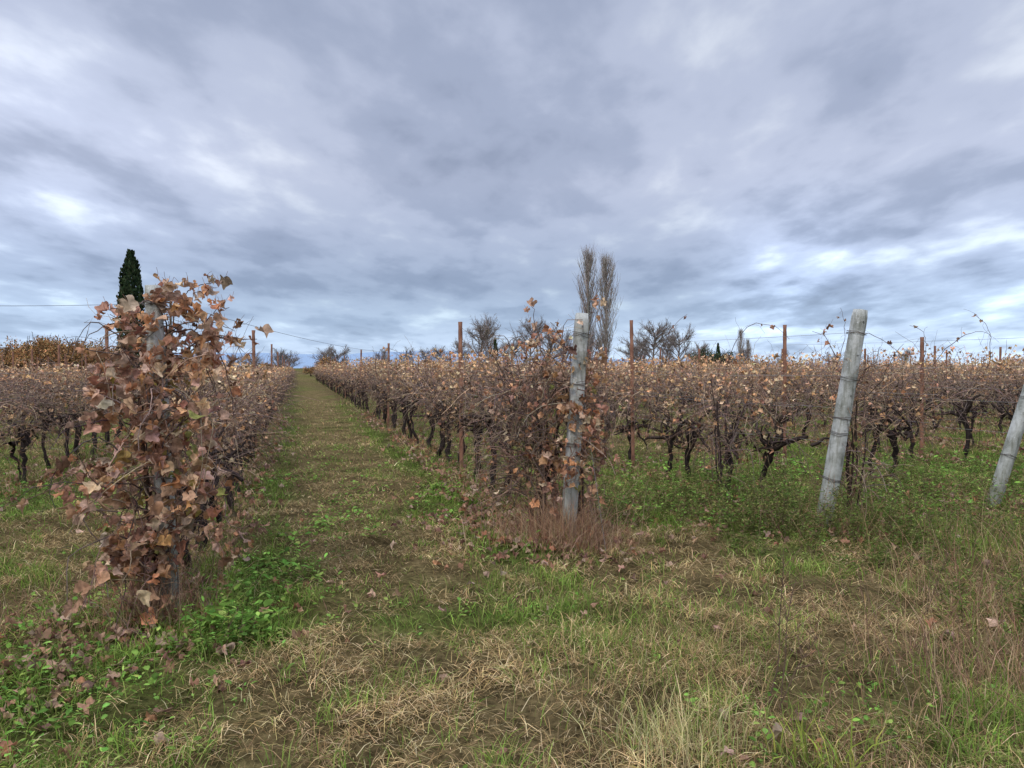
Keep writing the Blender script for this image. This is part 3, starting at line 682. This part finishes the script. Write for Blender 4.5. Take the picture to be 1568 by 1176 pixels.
def poplar(H, W, seed):
    m = MB(); col = ((.36, .31, .28), (.44, .39, .35), (.28, .24, .21))
    T = paths(np.zeros((1, 3)), [[0, 0, 1]], np.array([H*.97]), 14, 0, .015); tubes(m, T, np.linspace(.30, .03, 14)[None], col[2], 6)
    n1 = 130; f = R.uniform(.08, .93, n1); st = np.stack([np.interp(f*13, np.arange(14), T[0, :, j]) for j in range(3)], 1)
    az = R.uniform(0, 6.283, n1)
    prof = np.interp(f, [.0, .15, .45, .75, 1], [.5, .85, 1, .7, .15])*W
    L1 = np.minimum(prof*3.2*R.uniform(.6, 1.1, n1), (1.0-f)*H+.8)
    d = np.stack([np.cos(az)*.42, np.sin(az)*.42, np.ones(n1)], 1)
    P1 = paths(st, d, L1, 8, -.09, .05); tubes(m, P1, np.linspace(.055, .018, 8)[None], pick(col, n1), 4)
    n2 = n1*14; i = R.integers(0, n1, n2); kk = R.integers(1, 8, n2); d = R.normal(0, .33, (n2, 3)); d[:, 2] = 1
    P2 = paths(P1[i, kk], d, R.uniform(.5, 1.9, n2), 4, -.03, .08); tubes(m, P2, np.linspace(.018, .008, 4)[None], pick(col, n2), 3)
    return m.mesh('poplar_tree', M_tree)
PO = [poplar(19.5, 1.9, 1), poplar(18.5, 1.8, 2)]
place('poplar_tree', PO[0], .1065*112, 112, 1.03, 1); place('poplar_tree', PO[1], .132*112, 113, 1.05, 2)
place('poplar_tree', PO[0], .322*150, 150, .5, 4); place('poplar_tree', PO[1], .333*155, 155, .42, 4)
def conifer(H, W, n, col, prof):
    m = MB(); T = paths(np.zeros((1, 3)), [[0, 0, 1]], np.array([H*.95]), 6, 0, .01); tubes(m, T, np.linspace(H*.015, .02, 6)[None], (.07, .05, .04), 6)
    f = R.uniform(.03, 1, n); az = R.uniform(0, 6.283, n)
    lump = .78+.4*fbm(az*2.2, f*11, 3)
    r = np.interp(f, prof[0], prof[1])*W*lump*R.uniform(.55, 1.0, n)**.5
    pos = np.stack([np.cos(az)*r, np.sin(az)*r, f*H], 1)
    tip = np.stack([np.cos(az)*.3, np.sin(az)*.3, np.ones(n)], 1)+R.normal(0, .25, (n, 3))
    nr = np.stack([np.cos(az), np.sin(az), 0*az+.2], 1)+R.normal(0, .5, (n, 3))
    leaves(m, pos, tip, nr, R.uniform(.5, 1.1, n)*W*.32, pick(col, n, .3), OV)
    return m.mesh('cypress_tree', M_everg)
EV = [(.035, .058, .028), (.05, .078, .036), (.022, .036, .02), (.07, .09, .045)]
CY = conifer(11.3, 1.1, 5200, EV, ([0, .08, .3, .6, .85, 1], [.5, .85, 1.0, .92, .6, .08]))
place('cypress_tree', CY, -.535*60, 60)
CS = conifer(5, .6, 1500, EV, ([0, .1, .3, .6, 1], [.6, .9, 1, .7, .05]))
place('cypress_tree', CS, -.0235*105, 105, 1.15); place('cypress_tree', CS, .290*100, 100, 1.0); place('cypress_tree', CS, -.005*125, 125, .8)
def roundtree(H, W, n, col):
    m = MB(); T = paths(np.zeros((1, 3)), [[0, 0, 1]], np.array([H*.5]), 5, 0, .05); tubes(m, T, np.linspace(.2, .08, 5)[None], (.08, .06, .05), 6)
    nc = 26; cc = R.normal(0, 1, (nc, 3)); cc = norm(cc)*R.uniform(.2, .85, (nc, 1)); i = R.integers(0, nc, n)
    q = cc[i]+norm(R.normal(0, 1, (n, 3)))*R.uniform(.12, .36, (n, 1)); pos = q*np.array([W, W, H*.42])+[0, 0, H*.55]
    sh = R.uniform(.5, 1.3, nc)[i][:, None]
    leaves(m, pos, norm(R.normal(0, 1, (n, 3))), R.normal(0, 1, (n, 3)), R.uniform(.6, 1.2, n)*W*.075, pick(col, n, .25)*sh, OV)
    tubes(m, paths(np.tile(T[0, 3], (30, 1)), R.normal(0, 1, (30, 3))+[0, 0, .7], R.uniform(.5, 1, 30)*W, 5, 0, .15), np.linspace(.06, .02, 5)[None], (.1, .08, .07), 4)
    return m.mesh('round_tree', M_everg)
RE = roundtree(4.4, 2.3, 3200, EV); RB = [roundtree(4, 2.6, 2200, [(.54, .29, .13), (.40, .23, .12), (.60, .35, .15), (.26, .20, .09)]) for _ in range(3)]
for (tan, d, s) in [(.277, 95, 1.1), (.295, 100, 1.05), (.265, 100, 1.0), (.31, 108, .8)]: place('evergreen_tree', RE, tan*d, d, s, tan*90)
h = empty('background_hedgerow')
for k in range(56):
    tan = -.78+k*.0062+random.uniform(-.006, .006); d = random.uniform(66, 84)
    ht = .88+.42*math.exp(-((tan+.65)/.06)**2)+random.uniform(-.2, .15)
    if tan > -.54: ht *= .8
    child('shrub', random.choice(RB), h, (tan*d, d, 0), k*1.3, (random.uniform(.75, 1.15),)*2+(ht,))
for k in range(110):
    tan = -.52+k*.0118+random.uniform(-.008, .008); d = random.uniform(118, 140); s = random.uniform(.4, 1.0)
    if random.random() < .2: continue
    child('shrub', random.choice(RB+[RE] if k % 5 == 0 else RB), h, (tan*d, d, 0), k*1.3, (s*1.2, s*1.2, s*random.uniform(.7, 1.1)))

# utility cable on wooden poles
pm = MB()
e = empty('utility_line'); pts = [(-38, 45, 5.6), (-24.0, 50, 6.2), (-21.6, 120, 4.3)]
for (a, b, c_) in pts: tubes(pm, np.array([[[a, b, 0], [a, b, c_*.5], [a, b, c_+.1]]]), np.array([[.1, .09, .07]]), (.1, .08, .06), 8)
pm.obj('wooden_poles', M_wood, e)
m = MB(); wire(pts[0], pts[1], .014, .15, (.12, .12, .13)); wire(pts[1], pts[2], .018, .6, (.12, .12, .13)); m.obj('cable', M_wire, e)

# distant hills
def hills(name, D, hmax, seed, col):
    th = np.linspace(-1.2, 1.2, 400)
    hh = (.3+fbm(th*5+seed, th*0+seed, 5)*.9)*hmax*(1.0-.75*np.clip((th+.15)*1.6, 0, 1)); m = MB(); K = 5
    V = []
    for k in range(K):
        f = k/(K-1); rr = D*(1+.15*f); V.append(np.stack([np.sin(th)*rr, np.cos(th)*rr, hh*np.sin(f*math.pi/2)-1*(k == 0)], 1))
    V = np.concatenate(V); idx = np.arange(K*400).reshape(K, 400)
    m.add(V, col, [np.stack([idx[:-1, :-1], idx[:-1, 1:], idx[1:, 1:], idx[1:, :-1]], -1).reshape(-1, 4)]); m.obj(name, M_tree, smooth=True)
hills('distant_hills', 3300, 112, 3.3, (.27, .37, .51))  # pale blue is horizon haze put into the hill colour

# ------------------------------------------------------------ world
w = bpy.data.worlds.new('World'); scene.world = w; w.use_nodes = True; t = w.node_tree; N = t.nodes; L = t.links
for n in list(N): N.remove(n)
out = N.new('ShaderNodeOutputWorld'); bg = N.new('ShaderNodeBackground'); bg.inputs[1].default_value = .1
sky = N.new('ShaderNodeTexSky'); sky.sky_type = 'NISHITA'; sky.sun_disc = False
SE, SR = math.radians(48), math.radians(205)
sky.sun_elevation = SE; sky.sun_rotation = SR; sky.air_density = 1.2; sky.dust_density = 1.5
def math_(op, a, b=None, c=None, clamp=False):
    n = N.new('ShaderNodeMath'); n.operation = op; n.use_clamp = clamp
    for i, v in enumerate((a, b, c)):
        if v is None: continue
        if isinstance(v, (int, float)): n.inputs[i].default_value = v
        else: L.new(v, n.inputs[i])
    return n.outputs[0]
tc = N.new('ShaderNodeTexCoord'); sp = N.new('ShaderNodeSeparateXYZ'); L.new(tc.outputs['Generated'], sp.inputs[0])
zc = math_('MAXIMUM', sp.outputs[2], 0.0); den = math_('ADD', zc, .14)
u = math_('DIVIDE', sp.outputs[0], den); v = math_('DIVIDE', sp.outputs[1], den)
cb = N.new('ShaderNodeCombineXYZ'); L.new(u, cb.inputs[0]); L.new(v, cb.inputs[1])
def noise(scale, detail, rough, dist, rot=0, sx=1, sy=1, off=(0, 0, 0)):
    mp = N.new('ShaderNodeMapping'); mp.inputs['Rotation'].default_value = (0, 0, rot); mp.inputs['Scale'].default_value = (sx, sy, 1); mp.inputs['Location'].default_value = off
    L.new(cb.outputs[0], mp.inputs[0]); n = N.new('ShaderNodeTexNoise'); n.inputs['Scale'].default_value = scale; n.inputs['Detail'].default_value = detail
    n.inputs['Roughness'].default_value = rough; n.inputs['Distortion'].default_value = dist; L.new(mp.outputs[0], n.inputs['Vector']); return n.outputs[0]
n1 = noise(1.2, 6, .48, .2, .45, 1.3, .9, (3.1, 1.2, 0))
n2 = noise(3.8, 6, .52, .15, -.6, 1.3, .8, (7, 2, 0))
n3 = noise(.5, 3, .5, .2, .1, 1, 1, (1.5, 5, 0))
s = math_('ADD', math_('MULTIPLY', n1, .50), math_('ADD', math_('MULTIPLY', n2, .25), math_('MULTIPLY', n3, .25)))
rp = N.new('ShaderNodeValToRGB'); L.new(s, rp.inputs[0]); cr = rp.color_ramp; cr.interpolation = 'EASE'
cr.elements[0].position = .34; cr.elements[0].color = (.275, .32, .45, 1)
cr.elements[1].position = .65; cr.elements[1].color = (.72, .77, .89, 1)
e1 = cr.elements.new(.43); e1.color = (.365, .415, .565, 1)
e2 = cr.elements.new(.52); e2.color = (.48, .53, .69, 1)
re = N.new('ShaderNodeValToRGB'); L.new(sp.outputs[2], re.inputs[0]); cr = re.color_ramp
cr.elements[0].position = 0; cr.elements[0].color = (.68, .77, .76, 1)
cr.elements[1].position = 1; cr.elements[1].color = (.5, .49, .46, 1)
for p_, c_ in [(.035, (.64, .73, .73)), (.065, (.50, .58, .60)), (.11, (.39, .44, .47)), (.17, (.46, .485, .50)), (.25, (.56, .56, .55)), (.46, (.50, .505, .50)), (.6, (.5, .5, .48))]:
    q = cr.elements.new(p_); q.color = (*c_, 1)
mul = N.new('ShaderNodeMix'); mul.data_type = 'RGBA'; mul.blend_type = 'MULTIPLY'; mul.inputs[0].default_value = 1
L.new(rp.outputs[0], mul.inputs[6]); L.new(re.outputs[0], mul.inputs[7])
def lobe(dx, dy, dz, k, amp):
    d = Vector((dx, dy, dz)).normalized(); dp = N.new('ShaderNodeVectorMath'); dp.operation = 'DOT_PRODUCT'; L.new(tc.outputs['Generated'], dp.inputs[0]); dp.inputs[1].default_value = d
    return math_('MULTIPLY', math_('POWER', math_('MAXIMUM', dp.outputs['Value'], 0), k), amp)
b = math_('ADD', lobe(.40, 1, .125, 250, .7), lobe(-.68, 1, .26, 60, .3))
b = math_('ADD', b, lobe(.68, 1, .12, 150, .35))
b = math_('MULTIPLY', b, math_('MULTIPLY', math_('MAXIMUM', math_('SUBTRACT', s, .40), 0), 7.0))
# overcast sky: zenith above the view gets added gain to light the ground
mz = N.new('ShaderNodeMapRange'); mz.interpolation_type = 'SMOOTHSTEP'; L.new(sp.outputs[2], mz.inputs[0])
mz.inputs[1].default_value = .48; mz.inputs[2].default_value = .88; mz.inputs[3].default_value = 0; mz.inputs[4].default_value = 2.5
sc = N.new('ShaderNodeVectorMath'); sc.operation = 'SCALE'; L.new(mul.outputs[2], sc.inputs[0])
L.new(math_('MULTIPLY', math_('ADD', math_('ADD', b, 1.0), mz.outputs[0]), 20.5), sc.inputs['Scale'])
mx = N.new('ShaderNodeMix'); mx.data_type = 'RGBA'; mx.inputs[0].default_value = .93
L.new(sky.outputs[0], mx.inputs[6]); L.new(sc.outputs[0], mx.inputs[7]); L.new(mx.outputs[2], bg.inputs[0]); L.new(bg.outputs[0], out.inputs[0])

# sun (soft, overcast)
ld = bpy.data.lights.new('sun', 'SUN'); ld.energy = 1.5; ld.angle = math.radians(14); ld.color = (1, .93, .82)
so = bpy.data.objects.new('sun', ld); COL.objects.link(so)
sd = Vector((math.sin(SR)*math.cos(SE), math.cos(SR)*math.cos(SE), math.sin(SE)))
so.rotation_euler = sd.to_track_quat('Z', 'Y').to_euler(); so.location = (0, -5, 20)

# camera
cd = bpy.data.cameras.new('camera'); cam = bpy.data.objects.new('camera', cd); COL.objects.link(cam)
cd.sensor_width = 36; cd.lens = 24.96; cd.clip_end = 20000; cd.clip_start = .05
cam.location = (0, 0, 1.6); cam.rotation_euler = (math.radians(90-1.3), 0, 0); scene.camera = cam
scene.view_settings.view_transform = 'Standard'; scene.view_settings.look = 'None'; scene.view_settings.exposure = 0
print('done')
